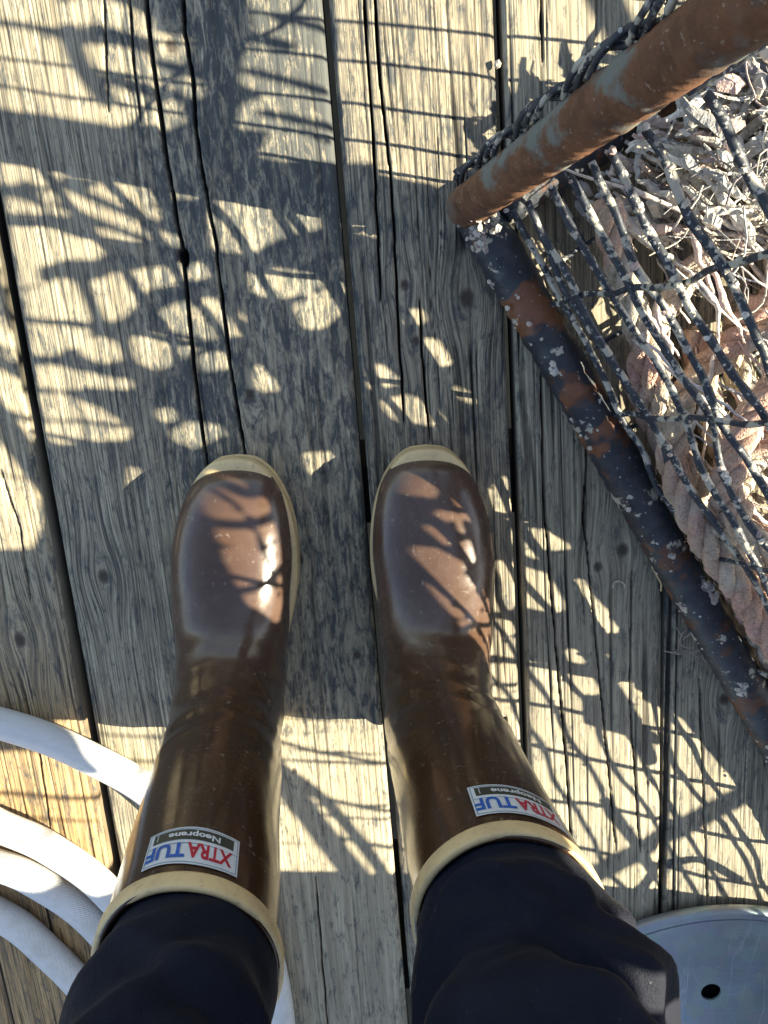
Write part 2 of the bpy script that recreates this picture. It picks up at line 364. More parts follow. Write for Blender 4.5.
def deck():
    mb = MB(); A = {k: [] for k in ('lines', 'tone', 'crack', 'knot', 'stain', 'ridge', 'warm')}; UV = []
    tt = np.concatenate([np.linspace(-3.5, -1.15, 12)[:-1], np.arange(-1.15, .62, .0035), np.linspace(.62, 3.5, 12)])
    for k in range(len(GAPS)-1):
        s0 = GAPS[k][0]+GAPS[k][1]/2; s1 = GAPS[k+1][0]-GAPS[k+1][1]/2
        vis = -.70 < (s0+s1)/2 < .60
        step = .0010 if vis else .008
        n = int((s1-s0)/step); ss = np.linspace(s0, s1, n)
        s, t = np.meshgrid(ss, tt, indexing='ij')
        kr = np.random.default_rng(k+3)
        g = s+.010*(vn(s*3, t*1.1, k)-.5)+.0010*(vn(s*22, t*4, k+50)-.5)
        qs = np.zeros_like(s); kn = np.zeros_like(s); kring = np.zeros_like(s)
        for (a, b, r) in KN:
            if not s0 < a < s1: continue
            ds = s-a; dt = t-b
            q = np.exp(-((ds/(2.6*r))**2+(dt/(4.5*r))**2))
            g = g-ds*q*.80; qs = np.maximum(qs, q)
            d = np.hypot(ds, dt*.8)/r
            kn = np.maximum(kn, sstep(1.15, .35, d)); kring = np.where(d < 1.7, np.sin(d*22)*.5*sstep(1.7, 1.0, d), kring)
        # ridged early/late wood
        fr = (150, 235, 170, 240, 215, 230, 190, 200, 210, 200, 200)[k % 11]
        rid = vn(g*fr*1.55, t*4.0, k+9)*.55+vn(g*fr*3.1, t*9, k+19)*.45
        rid2 = vn(g*900, t*25, k+29)
        # drying checks: thin dark lines along the grain
        n1 = vn(g*150, t*1.1, k+39); n2 = vn(g*60, t*3.0, k+49)
        chk = .9*sstep(.055, .010, np.abs(n1-.5))*sstep(.60, .72, n2)
        n3 = vn(g*260, t*2.2, k+59); n4 = vn(g*80, t*4, k+69)
        chk = np.maximum(chk, .6*sstep(.10, .02, np.abs(n3-.5))*sstep(.48, .64, n4))
        chk = chk*(1-.9*sstep(.15, .6, qs))
        chk = chk*((.55+.45*(s > -.03)) if k == 3 else 1)
        z = -.0008*(1-rid)-.0004*rid2-.0022*chk
        z += -.0011*sstep(.55, .85, vn(s*30, t*6, k+79))
        cr = chk*.85
        for pts, wd in SPLITS:
            if not s0 < pts[:, 0].mean() < s1: continue
            o = np.argsort(pts[:, 1]); cs = np.interp(t, pts[o, 1], pts[o, 0]); cs = cs+.0012*(vn(t*45, t*0, 3)-.5)
            inside = sstep(pts[:, 1].min()-.004, pts[:, 1].min()+.03, t)*sstep(pts[:, 1].max()+.004, pts[:, 1].max()-.03, t)
            wv = wd*(.75+.5*vn(t*30, t*0, 8))*inside
            d = np.abs(s-cs); e = sstep(wv+.0007, wv*.75, d)*(inside > .02)
            z -= .016*e; cr = np.maximum(cr, e)
        for (a, b, ra, rb) in HOLES:
            e = sstep(1.15, .85, np.hypot((s-a)/ra, (t-b)/rb)); z -= .016*e; cr = np.maximum(cr, e)
        for (a, b) in NAILS:
            d = np.hypot(s-a, t-b); e = sstep(.0045, .003, d); z -= .0015*e*(d > .0015); cr = np.maximum(cr, .25*e)
        z += .00015*kring-.0012*kn
        # rounded, worn edges
        ed = np.minimum(s-s0, s1-s); ed2 = ed+.0016*(vn(t*60, s*0, k)-.5)
        z -= .0035*sstep(.0055, 0, ed2)**2+.0015*sstep(.02, 0, ed)
        z += (.0, -.0005, .0004, 0, -.0006, .0008, -.0004, 0, 0, 0, 0)[k % 11]
        stain = np.clip(vn(s*7, t*3.5, k+89)*.8+vn(s*22, t*8, k+99)*.5-.35, 0, 1)
        lines = np.full_like(s, (.6, .7, .75, 0, .9, .5, .65, .6, .8, .6, .7)[k]); tone = np.full_like(s, .5); warm = np.zeros_like(s)
        if k == 3:      # wide board: heavily stained up to the shoes, cleaner strip on its left
            body = sstep(-.25, -.19, s-.06*(vn(t*5, s*9, 2)-.5))*sstep(-.62, -.4, t)
            stain = stain*.45+body*(.35+.75*vn(s*12, t*5, 77)); stain *= .6+.4*sstep(.45, .25, t); tone[:] = .40; lines = .95-.75*sstep(-.25, -.18, s-.03*(vn(t*5, s*9, 2)-.5)); rid = rid+(1-rid)*.6*(.95-lines)
            stain = np.where(t < -.42, stain*.25, stain)
        elif k == 4: tone[:] = .65; stain *= .55; warm += .12
        elif k == 5: tone[:] = .62; stain *= .35
        elif k == 6: tone[:] = .6; stain *= .6
        elif k == 2: tone[:] = .2; stain *= .35; warm += sstep(-.15, -.5, t)*.9
        stain += .9*sstep(.012, .0, ed)*.35
        xy = s[..., None]*PS+t[..., None]*PD
        V = np.concatenate([xy, z[..., None]], -1).reshape(-1, 3)
        ns, ntt = s.shape
        i = np.arange(ns*ntt).reshape(ns, ntt)
        q = np.stack([i[:-1, :-1], i[1:, :-1], i[1:, 1:], i[:-1, 1:]], -1).reshape(-1, 4)
        base = mb.n; mb.v.append(V); mb.n += len(V)
        faces_np.append(q+base)
        for key, arr in (('lines', lines), ('tone', tone), ('crack', cr), ('knot', kn), ('stain', stain), ('ridge', rid), ('warm', warm)): A[key].append(arr.ravel())
        UV.append(np.stack([g+k*1.7, t+k*3.1], -1).reshape(-1, 2))
        # sides and underside of the board
        for (edge, off) in ((i[0], 0), (i[-1], 1)):
            vb = V[edge]*[1, 1, 0]+[0, 0, -.038]
            base2 = mb.n; mb.v.append(vb); mb.n += len(vb)
            a = edge[:-1]+base; b = edge[1:]+base; c = np.arange(1, len(edge))+base2; d = np.arange(len(edge)-1)+base2
            faces_np.append(np.stack([a, b, c, d] if off == 0 else [b, a, d, c], -1))
            for key in A: A[key].append(np.full(len(vb), {'crack': .9, 'tone': .5}.get(key, 0.)))
            UV.append(np.stack([vb[:, 0], vb[:, 1]], -1))
    V = np.concatenate(mb.v); F = np.concatenate(faces_np)
    me = bpy.data.meshes.new('deck')
    me.vertices.add(len(V)); me.vertices.foreach_set('co', V.astype(np.float32).ravel())
    me.loops.add(F.size); me.loops.foreach_set('vertex_index', F.astype(np.int32).ravel())
    me.polygons.add(len(F)); me.polygons.foreach_set('loop_start', np.arange(0, F.size, 4, dtype=np.int32))
    me.polygons.foreach_set('loop_total', np.full(len(F), 4, np.int32))
    me.update(calc_edges=True)
    for key in A:
        at = me.attributes.new(key, 'FLOAT', 'POINT'); at.data.foreach_set('value', np.concatenate(A[key]).astype(np.float32))
    uv = me.uv_layers.new(name='grain'); UVa = np.concatenate(UV)
    uv.data.foreach_set('uv', UVa[F.ravel()].astype(np.float32).ravel())
    o = link('deck', me, WOOD); props(o, kind='structure'); return o
faces_np = []
DECK = deck()
mb = MB()
for t0 in (-2.6, -2.0, -1.4, -.80, -.2, .40, 1.0, 1.6, 2.2):
    c = [s*PS*1.0+t*PD for s, t in ((-1.4, t0), (1.4, t0), (1.4, t0+.06), (-1.4, t0+.06))]
    mb.add([(*p, z) for z in (-.25, -.042) for p in c], [(0, 1, 2, 3), (4, 5, 6, 7), (0, 1, 5, 4), (1, 2, 6, 5), (2, 3, 7, 6), (3, 0, 4, 7)])
# the joists are part of the deck's structure
props(mb.build('deck_joists', BEAM, smooth=False), kind='structure')

# ------------------------------------------------------------------ person: trousers + boots
def pw(zs, vals):
    return lambda z: np.interp(z, zs, vals)

PERSON = empty('person', (-.02, -.3, 0), label='person standing on the deck seen from above, in dark navy trousers and brown rubber boots', cat='person')

def boot(m, toe, leanx, leany, yaw, patch_c, name_i, Wsc=1.0):
    """m: +1 when the inner side is +X"""
    ring = [  # Ty Tz  By Bz  W  cx
        (.001, .031, .002, .022, .008, .007),
        (-.0015, .038, .000, .018, .0205, .007),
        (-.006, .046, -.003, .014, .0295, .007),
        (-.014, .054, -.010, .012, .0380, .0065),
        (-.030, .064, -.025, .012, .0470, .0055),
        (-.055, .0735, -.052, .012, .0545, .0035),
        (-.085, .081, -.088, .012, .0585, .0015),
        (-.112, .089, -.128, .012, .0570, .000),
        (-.134, .102, -.170, .012, .0555, 0),
        (-.149, .120, -.215, .012, .0520, 0),
        (-.158, .142, -.262, .015, .0510, 0),
        (-.163, .165, -.290, .035, .0500, 0),
        (-.166, .188, -.297, .080, .0505, 0),
        (-.167, .215, -.294, .135, .0520, 0),
        (-.167, .250, -.292, .195, .0520, 0),
        (-.168, .290, -.288, .260, .0530, 0),
        (-.169, .325, -.284, .315, .0540, 0),
        (-.169, .376, -.282, .376, .0548, 0)]
    N = 150; M = 72
    C = spline(ring, N)
    cy, sy = math.cos(yaw), math.sin(yaw)
    def ringpts(c, ang, off=0.0):
        T = np.array([0, c[0], c[1]]); B = np.array([0, c[2], c[3]])
        k = sstep(.09, .19, c[1])           # 0 foot .. 1 shaft
        ca, sa = np.cos(ang), np.sin(ang)
        ex = .92*(1-k)+1.0*k
        ct = np.sign(ca)*np.abs(ca)**ex; st_ = np.sign(sa)*np.abs(sa)**(.90*(1-k)+1.0*k)
        L = np.linalg.norm(T-B)/2; ax = (T-B)/(2*L+1e-9)
        wid = (c[4]*Wsc+off)*(1-.10*(1-k)*np.clip(ct, 0, 1)-.01*(1-k))
        pts = (T+B)/2+ct[:, None]*ax*(L+off)
        pts[:, 0] += m*c[5]+wid*st_
        return pts, k
    def place(p):
        x, y, z = p[..., 0], p[..., 1], p[..., 2]
        X = x*cy-y*sy; Y = x*sy+y*cy
        q = np.clip(z-.11, 0, 1); 
        return np.stack([toe[0]+X+leanx*q, toe[1]+Y+leany*q, z], -1)
    ang = np.linspace(0, 2*np.pi, M, endpoint=False)
    V = []; D = []
    for i in range(N):
        p, k = ringpts(C[i], ang)
        z = p[:, 2]
        # creases round the ankle and slight dents
        cw = sstep(.085, .115, C[i][1])*sstep(.25, .17, C[i][1])
        wr = np.sin(C[i][1]*210+2.2*np.sin(ang*2+name_i)+3*vn(ang*.8, z*12, name_i))
        dent = (.0007*cw*wr+.003*(vn(np.cos(ang)*1.3+3, np.sin(ang)*1.3+z*16, name_i+3)-.5)*sstep(.1, .2, C[i][1]))
        ctr = p.mean(0); d = p-ctr; d /= np.linalg.norm(d, axis=1)[:, None]+1e-9
        p = p+d*dent[:, None]
        V.append(p); D.append(sstep(.19, .055, z)*(.55+.5*vn(p[:, 0]*30, p[:, 1]*20, 5)))
    V = np.array(V); D = np.array(D)
    # smooth horizontal profile of the toe cap
    mb = MB(); f = grid_faces(N, M)
    f = [q[::-1] for q in f]
    mb.add(place(V).reshape(-1, 3), f+[tuple(range(M))])
    o = mb.build('boot', RUBBER, PERSON)
    at = o.data.attributes.new('dust', 'FLOAT', 'POINT'); at.data.foreach_set('value', D.ravel().astype(np.float32))
    o.modifiers.new('thick', 'SOLIDIFY').thickness = .003; o.modifiers['thick'].offset = -1
    # sole
    out = np.array([(0, .0095), (.020, .0058), (.037, -.0105), (.0495, -.036), (.0570, -.063), (.0605, -.092), (.0585, -.125), (.050, -.165), (.041, -.205), (.040, -.25), (.036, -.280), (.022, -.297), (0, -.302)])
    o1 = spline(out*[Wsc, 1], 60); full = np.concatenate([o1, (o1*[-1, 1])[::-1][1:-1]])
    cxs = np.interp(-full[:, 1], [-.01, .03, .06, .09, .4], [.006, .0055, .004, .002, 0]); full[:, 0] += m*cxs
    cen = np.array([0, -.15]); mb = MB(); rows = []
    for sc, z in ((.985, .0015), (1.0, .004), (1.0, .010), (.991, .011), (.991, .0135), (1.0, .0145), (1.0, .0265), (.994, .0295), (.975, .0305), (.90, .031)):
        g = np.sqrt(((full-cen)**2).sum(1))[:, None]; r = cen+(full-cen)*(1-(1-sc)*.15/np.maximum(g, .05)*1.0)
        zz = z+np.where(z > .02, .006*sstep(-.05, .005, full[:, 1]), 0)
        rows.append(np.column_stack([r, np.broadcast_to(zz, len(full))]))
    rows = np.array(rows); n = len(full)
    mb.add(place(rows).reshape(-1, 3), grid_faces(len(rows), n)+[tuple(range(n))[::-1], tuple((len(rows)-1)*n+j for j in range(n))])
    so = mb.build('sole', CREAM, o); so.matrix_parent_inverse = o.matrix_basis.inverted()
    # top band
    mb = MB(); rows = []
    for off, dz in ((.0002, -.0120), (.0014, -.0118), (.0017, -.0105), (.0017, -.0012), (.0011, .0002), (-.0008, .0005), (-.0022, .0002), (-.0028, -.002), (-.0028, -.013)):
        c = C[-1].copy(); c[0] = C[-1][0]; p, k = ringpts(c, ang, off); p[:, 2] += dz
        p[:, 2] += .0008*np.sin(ang*3+name_i); rows.append(p)
    rows = np.array(rows)
    mb.add(place(rows).reshape(-1, 3), [q[::-1] for q in grid_faces(len(rows), M)])
    mb.build('top_band', CREAM, o)
    # label on the shin: surface map (a = angle from the front, z)
    def surf(a, z, off):
        out = np.zeros((len(a), 3))
        zi = C[:, 1]
        for j in range(len(a)):
            # the ring whose surface passes z at this angle
            tz = C[:, 1]*(1+math.cos(a[j]))/2+C[:, 3]*(1-math.cos(a[j]))/2
            kk = [np.interp(z[j], tz[100:], C[100:, q]) for q in range(6)]
            p, _ = ringpts(kk, np.array([a[j]]), off); 
            zz = p[0, 2]
            dent = .003*(vn(math.cos(a[j])*1.3+3, math.sin(a[j])*1.3+zz*16, name_i+3)-.5)
            p2, _ = ringpts(kk, np.array([a[j]]), off+dent); out[j] = p2[0]; out[j, 2] = z[j]
        return place(out)
    Rr = .060; PW, PH = .064, .031
    z0 = patch_c[1]; a0 = patch_c[0]
    def flat_to_world(xy, off):    # xy metres, x to the reader's right (reader faces the wearer), y up
        return surf(a0-xy[:, 0]/Rr, z0+xy[:, 1], off)
    # text glyphs
    def glyphs(body, size, xoff, yoff, width, mat_i, off, bm_out, italic=0):
        cu = bpy.data.curves.new('t', 'FONT'); cu.body = body; cu.size = size; cu.resolution_u = 3; cu.offset = size*.03 
        to = bpy.data.objects.new('t', cu); COL.objects.link(to)
        dg = bpy.context.evaluated_depsgraph_get(); me = bpy.data.meshes.new_from_object(to.evaluated_get(dg))
        bpy.data.objects.remove(to); bpy.data.curves.remove(cu)
        co = np.empty(len(me.vertices)*3); me.vertices.foreach_get('co', co); co = co.reshape(-1, 3)
        x0, x1 = co[:, 0].min(), co[:, 0].max()
        b = bmesh.new(); b.from_mesh(me); bpy.data.meshes.remove(me)
        y0 = co[:, 1].min(); y1 = co[:, 1].max()
        for v in b.verts:
            v.co.x = (v.co.x-x0)/(x1-x0)*width+xoff; v.co.y = (v.co.y-y0)/(y1-y0)*size+yoff
        for x in np.arange(xoff+.002, xoff+width, .002):
            bmesh.ops.bisect_plane(b, geom=b.verts[:]+b.edges[:]+b.faces[:], plane_co=(x, 0, 0), plane_no=(1, 0, 0))
        bmesh.ops.triangulate(b, faces=b.faces[:])
        b.verts.index_update()
        xy = np.array([(v.co.x, v.co.y) for v in b.verts]); W = flat_to_world(xy, off)
        bm_out.add(W, [tuple(v.index for v in f_.verts) for f_ in b.faces], mat_i); b.free()
    def quad(x0, y0, x1, y1, off, mi, bm_out, n=26):
        xs = np.linspace(x0, x1, n); xy = np.array([(x, y) for y in (y0, y1) for x in xs])
        W = flat_to_world(xy, off)
        bm_out.add(W, [(i, i+1, n+i+1, n+i) for i in range(n-1)], mi)
    lb = MB()
    quad(-PW/2, -PH/2, PW/2, PH/2, .0008, 0, lb)
    e = .0011; t_ = .0006
    for (a, b, c, d) in ((-PW/2+e, -PH/2+e, PW/2-e, -PH/2+e+t_), (-PW/2+e, PH/2-e-t_, PW/2-e, PH/2-e), (-PW/2+e, .0010-.012+.0095, PW/2-e, .0010-.012+.0095+t_)):
        quad(a, b, c, d, .0010, 1, lb)
    for x in (-PW/2+e, PW/2-e-t_):
        quad(x, -PH/2+e, x+t_, PH/2-e, .0010, 1, lb, 2)
    quad(-PW/2+.0042, -PH/2+.0025, PW/2-.0042, -PH/2+.0112, .0010, 2, lb)
    glyphs('Neoprene', .0062, -PW/2+.014, -PH/2+.0036, .035, 0, .0012, lb)
    quad(PW/2-.0075, -PH/2+.0035, PW/2-.0070, -PH/2+.0095, .0012, 0, lb, 2)
    ty = -PH/2+.0140; th = .0122
    glyphs('XTRA', th, -PW/2+.0045, ty, .0305, 3, .0012, lb)
    glyphs('TUF', th, -PW/2+.0362, ty, .0265, 4, .0012, lb)
    lo_ = lb.build('logo_patch', [WHITE, LINE, OLIVE, RED, BLUE], o, smooth=True)
    return place, C

LT = P(240, 457, .02); RT = P(425, 447, .02)
plL, CL = boot(+1, (LT[0]-.010, LT[1]-.009), .118, -.035, R(0.5), (R(3), .3425), 1)
plR, CR = boot(-1, (RT[0]+.008, RT[1]-.009), .080, .055, R(1.0), (R(14), .339), 4)

def leg_path(pts):  # rows: x y z rx ry
    return spline(pts, 220)
TF = {2: [(.42, .3, .020, .009, .0045), (.47, -.5, -.02, .012, .006)], 6: [(.408, .7, -.030, .006, .0035), (.432, .1, .036, .007, .0050), (.455, .6, .030, .008, .0050), (.480, -.2, -.03, .011, .006)]}
def trouser_part(mb, rows, seed, folds):
    C = leg_path(rows); M = 128; a = np.linspace(0, 2*np.pi, M, endpoint=False); V = []
    for c in C:
        x, y, z, rx, ry = c
        f = 1+0*a
        q = np.sin(z*110+3.2*np.sin(a+seed*.3)+6*vn(np.cos(a)*1.2+4, np.sin(a)*1.2+z*9, seed)); q = np.sign(q)*np.abs(q)**1.4
        amp = folds*sstep(.36, .42, z)
        d = amp*(.0055*q+.010*(vn(np.cos(a)*1.6+4, np.sin(a)*1.6+z*14, seed+2)-.5))
        for (zk, ak, sl, wf, am) in TF[seed]:
            da = (a-ak+np.pi) % (2*np.pi)-np.pi
            u = (z-zk-sl*da-.006*np.sin(3*da+seed))/wf
            d = d+am*np.exp(-(da/1.1)**2)*(np.exp(-u*u)-.8*np.exp(-(u-1.7)**2))
        V.append(np.column_stack([x+(rx+d)*np.sin(a), y+(ry+d)*np.cos(a), np.full(M, z)+.004*amp*np.sin(a*3+z*30)]))
    V = np.array(V); mb.add(V.reshape(-1, 3), [q[::-1] for q in grid_faces(len(C), M)]+[tuple(range(M)), tuple((len(C)-1)*M+j for j in range(M))[::-1]])
def shaft_c(pl, z):
    return pl(np.array([[0, -.229, z]]))[0]
mb = MB()
cl = shaft_c(plL, .375); cr = shaft_c(plR, .375)
trouser_part(mb, [(cl[0], cl[1], .30, .045, .050), (cl[0], cl[1], .35, .048, .053), (cl[0]+.001, cl[1], .385, .0525, .057), (cl[0]+.001, cl[1]-.001, .42, .0545, .060), (cl[0]+.002, cl[1]-.003, .48, .0565, .062), (cl[0]+.004, cl[1]-.01, .58, .066, .072), (-.104, cl[1]-.02, .72, .080, .088), (-.088, cl[1]-.03, .84, .092, .10)], 2, .8)
trouser_part(mb, [(cr[0], cr[1], .30, .045, .050), (cr[0], cr[1], .35, .048, .053), (cr[0]+.002, cr[1], .385, .054, .058), (cr[0]+.006, cr[1]-.004, .415, .060, .063), (cr[0]+.006, cr[1]-.010, .46, .0605, .066), (cr[0]+.004, cr[1]-.03, .56, .066, .072), (.078, cr[1]-.06, .72, .080, .09), (.075, cl[1]-.03, .84, .092, .10)], 6, 1.5)
# hips
C = spline([(-.006, -.40, .78, .15, .085), (-.006, -.405, .84, .172, .105), (-.006, -.405, .92, .17, .112), (-.006, -.40, 1.0, .155, .10), (-.006, -.40, 1.03, .152, .098)], 30)
M = 64; a = np.linspace(0, 2*np.pi, M, endpoint=False)
V = np.array([np.column_stack([c[0]+c[3]*np.sin(a), c[1]+c[4]*np.cos(a), np.full(M, c[2])]) for c in C])
mb.add(V.reshape(-1, 3), [q[::-1] for q in grid_faces(len(C), M)]+[tuple(range(M)), tuple((len(C)-1)*M+j for j in range(M))[::-1]])
tr = mb.build('trousers', CLOTH, PERSON)
rm = tr.modifiers.new('r', 'REMESH'); rm.mode = 'VOXEL'; rm.voxel_size = .0028; rm.use_smooth_shade = True
sm = tr.modifiers.new('s', 'SMOOTH'); sm.factor = .5; sm.iterations = 2

# ------------------------------------------------------------------ hose
def add_uv_tube(pts, r, name, mat, seg=20, parent=None):
    p = resample(pts, .006); mb = MB(); tube(mb, p, r, seg)
    o = mb.build(name, mat, parent); me = o.data
    uv = me.uv_layers.new(name='UVMap'); li = np.empty(len(me.loops), int); me.loops.foreach_get('vertex_index', li)
    ring = li//seg; col = li % seg
    uv.data.foreach_set('uv', np.column_stack([ring*.006, col/seg*2*np.pi*1.0]).ravel()); return o
hr = .0162
pix = []
def arc(cx, cy, r, a0, a1, n=14, z=hr, wob=0):
    return [P(cx+(r)*math.cos(R(t))*1.0, cy+(r)*math.sin(R(t)), z) for t in np.linspace(a0, a1, n)]
# one continuous loose coil: outer loop, then two crossing inner loops
path = [P(x, y, z*hr) for x, y, z in [(-420, 700, 1), (-250, 690, 1), (-100, 702, 1), (0, 724, 1), (60, 744, 1), (110, 768, 1), (155, 797, 1), (200, 838, 1), (245, 900, 1), (270, 960, 1), (282, 1030, 1), (276, 1120, 1), (240, 1220, 1), (140, 1300, 1), (0, 1330, 1), (-150, 1290, 1),
        (-240, 1180, 1), (-260, 1050, 1.2), (-200, 920, 1.8), (-110, 830, 2.4), (-50, 808, 1.6), (0, 826, 1.5), (50, 849, 1.4), (105, 890, 1.3), (160, 960, 1.5), (180, 1070, 1), (140, 1180, 1), (40, 1250, 1), (-90, 1240, 1),
        (-190, 1140, 1), (-210, 1010, 1.1), (-150, 900, 1.1), (-70, 858, 1), (0, 866, 1), (50, 889, 1), (98, 928, 1), (140, 990, 1), (150, 1060, 1), (110, 1150, 1), (20, 1200, 1), (-80, 1170, 1),
        (-150, 1080, 1.2), (-140, 990, 1.2), (-80, 910, 1), (-40, 898, 1), (0, 915, 1), (40, 944, 1), (82, 987, 1), (112, 1040, 1), (110, 1090, 1), (60, 1130, 1)]]
full_path = spline(path, 500); full_path[:, :2] += .0016*np.stack([vn(np.arange(500)*.12, np.zeros(500), 4)-.5, vn(np.arange(500)*.12, np.zeros(500), 7)-.5], 1)*2
HO = add_uv_tube(full_path, hr, 'hose', HOSE)
props(HO, label='thick white ribbed hose lying in loose loops behind the left boot', cat='hose')

# ------------------------------------------------------------------ drum lid
def lid():
    top = P(735, 911, .02); r = .272; c = np.array([top[0]+.004, top[1]-r, 0])
    hole = P(711, 992, .02)
    root = empty('drum_lid', (c[0], c[1], 0), label='round grey galvanised metal lid with a small black hole, lying on the deck', cat='lid')
    b = bmesh.new(); n = 160
    zt = .020
    outer = [b.verts.new((c[0]+(r-.012)*math.cos(2*math.pi*i/n), c[1]+(r-.012)*math.sin(2*math.pi*i/n), zt-.001)) for i in range(n)]
    hr_ = .0115; hn = 32
    hh = [b.verts.new((hole[0]+hr_*math.cos(2*math.pi*i/hn), hole[1]+hr_*math.sin(2*math.pi*i/hn), zt-.001)) for i in range(hn)]
    es = [b.edges.new((outer[i], outer[(i+1) % n])) for i in range(n)]+[b.edges.new((hh[i], hh[(i+1) % hn])) for i in range(hn)]
    bmesh.ops.triangle_fill(b, use_beauty=True, edges=es)
    me = bpy.data.meshes.new('plate'); b.to_mesh(me); b.free()
    o = link('plate', me, GALV, root, smooth=False); so = o.modifiers.new('s', 'SOLIDIFY'); so.thickness = .0025; so.offset = 0
    mb = MB(); prof = [(r-.0125, zt-.001), (r-.010, zt-.0001), (r-.006, zt+.0004), (r-.002, zt-.0003), (r, zt-.003), (r, zt-.010), (r-.003, zt-.014), (r-.008, zt-.014), (r-.0135, zt-.006)]
    V = np.array([[(c[0]+rr*math.cos(2*math.pi*i/n), c[1]+rr*math.sin(2*math.pi*i/n), z) for i in range(n)] for rr, z in prof])
    f = grid_faces(len(prof), n); f += [(8*n+i, i, (i+1) % n, 8*n+(i+1) % n)[::-1] for i in range(n)]
    mb.add(V.reshape(-1, 3), f); mb.build('rolled_rim', GALV, root)
    # near-black cup under the hole
    mb = MB()
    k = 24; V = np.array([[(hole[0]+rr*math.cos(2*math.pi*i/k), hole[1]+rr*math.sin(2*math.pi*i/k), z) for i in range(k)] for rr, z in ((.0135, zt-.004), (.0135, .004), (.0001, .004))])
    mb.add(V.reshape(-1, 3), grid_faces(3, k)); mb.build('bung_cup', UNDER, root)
lid()

# ------------------------------------------------------------------ crab pot
C0 = P(474, 222, .02); C0[2] = 0
r1 = np.array([.534, -.845, 0]); r1 /= np.linalg.norm(r1); r2 = np.array([.845, .534, 0]); r2 = r2-(r2@r1)*r1; r2 /= np.linalg.norm(r2)
L1, L2, HP = 1.15, .95, .53
la, lb_ = .06, .28                     # lean of the walls towards the inside, per metre of height
POT = empty('crab_pot', tuple(C0), label='rusty steel framed crab pot with barnacled black mesh sides, standing on the deck', cat='crab pot')
def pp(a, b, z):
    """point of the pot: a, b in 0..1 along its sides, z height"""
    ia = L1*(a*(1)+(.5-a)*2*la*z/L1)+0; ib = L2*b+(.5-b)*2*lb_*z
    return C0+r1*ia+r2*ib+np.array([0, 0, z])
def bar(name, p, q, r, mat, seg=20, bump=.015, n=60, parent=POT, wob=.0):
    p, q = np.array(p), np.array(q); t = np.linspace(0, 1, n)[:, None]; pts = p+(q-p)*t
    if wob: pts += wob*rng.normal(size=pts.shape)
    mb = MB(); tube(mb, pts, r*(1+.02*rng.normal(size=n)), seg, bump); return mb.build(name, mat, parent)
z0 = .021
bar('bottom_rail', pp(-.012, 0, z0), pp(1.02, 0, z0), .021, RAIL, n=260)
bar('bottom_rail', pp(0, .02, z0), pp(0, 1.02, z0), .019, RAIL, n=200)
bar('bottom_rail', pp(1, 0, z0), pp(1, 1.02, z0), .019, RAIL)
bar('bottom_rail', pp(0, 1, z0), pp(1, 1, z0), .019, RAIL)
# the near post: placed through the two points measured in the photo
def at_depth(px, py, z): return P(px, py, z)
pb = P(463, 209, .040); pt = P(716, 28, .365); dirp = (pt-pb)/(pt[2]-pb[2])
post_top = pb+dirp*(HP-.04)
bar('corner_post', pb+dirp*.004, post_top, .0172, RUST, seg=28, bump=.012, n=180)
for a, b in ((1, 0), (0, 1), (1, 1)): bar('corner_post', pp(a, b, .02), pp(a, b, HP), .019, RUST, n=80)
# panel heights follow the near post
def wall1(a, z):      # wall between the near post and the far end, a in metres along r1
    base = C0+r1*a+np.array([0, 0, .03]); 
    k = a/L1
    ln = dirp*(1-k)+((pp(1, 0, HP)-pp(1, 0, 0))/HP)*k
    return C0+r1*a+r2*.012+ln*z
def wall2(b, z):
    k = b/L2; ln = dirp*(1-k)+((pp(0, 1, HP)-pp(0, 1, 0))/HP)*k
    return C0+r2*b+ln*z
tr_ = [(post_top, pp(1, 0, HP)), (post_top, pp(0, 1, HP)), (pp(1, 0, HP), pp(1, 1, HP)), (pp(0, 1, HP), pp(1, 1, HP))]
for p, q in tr_: bar('top_rail', p, q, .010, RUST, n=70)
def wob1(n, amp, k): 
    x = np.linspace(0, 1, n); return amp*(vn(x*k, x*0, int(rng.integers(99)))-.5+.5*(vn(x*k*3, x*0, int(rng.integers(99)))-.5))
crust = MB()
def blob(mb, p, r, flat=.7, nrm=None):
    k = 6; a = np.linspace(0, 2*np.pi, k, endpoint=False)+rng.random()*6
    n = nrm if nrm is not None else rng.normal(size=3); n = n/np.linalg.norm(n)
    u = np.cross(n, [.3, .5, .81]); u /= np.linalg.norm(u); v = np.cross(n, u)
    r0 = r*(.8+.4*rng.random(k)); r1_ = r*.6*(.7+.5*rng.random(k))
    V = [p+r0[i]*(np.cos(a[i])*u+np.sin(a[i])*v)-n*r*.2 for i in range(k)]+[p+r1_[i]*(np.cos(a[i])*u+np.sin(a[i])*v)+n*r*flat*(.7+.4*rng.random()) for i in range(k)]+[p+n*r*flat*.75, p-n*r*.7]
    f = [(i, (i+1) % k, k+(i+1) % k, k+i) for i in range(k)]+[(k+i, k+(i+1) % k, 2*k) for i in range(k)]+[((i+1) % k, i, 2*k+1) for i in range(k)]
    mb.add(V, f)
def crust_along(pts, r, dens, rmin, rmax, up=.5, clump=None):
    s = resample(pts, .003)
    for p in s:
        if clump is not None and vn(p[0]*clump, p[1]*clump+p[2]*clump, 3) < .52: continue
        if rng.random() < dens:
            n = rng.normal(size=3); n[2] = abs(n[2])+up; n /= np.linalg.norm(n); q = rmin+(rmax-rmin)*rng.random()**2.2
            blob(crust, p+n*r*.9, q, .6, n)
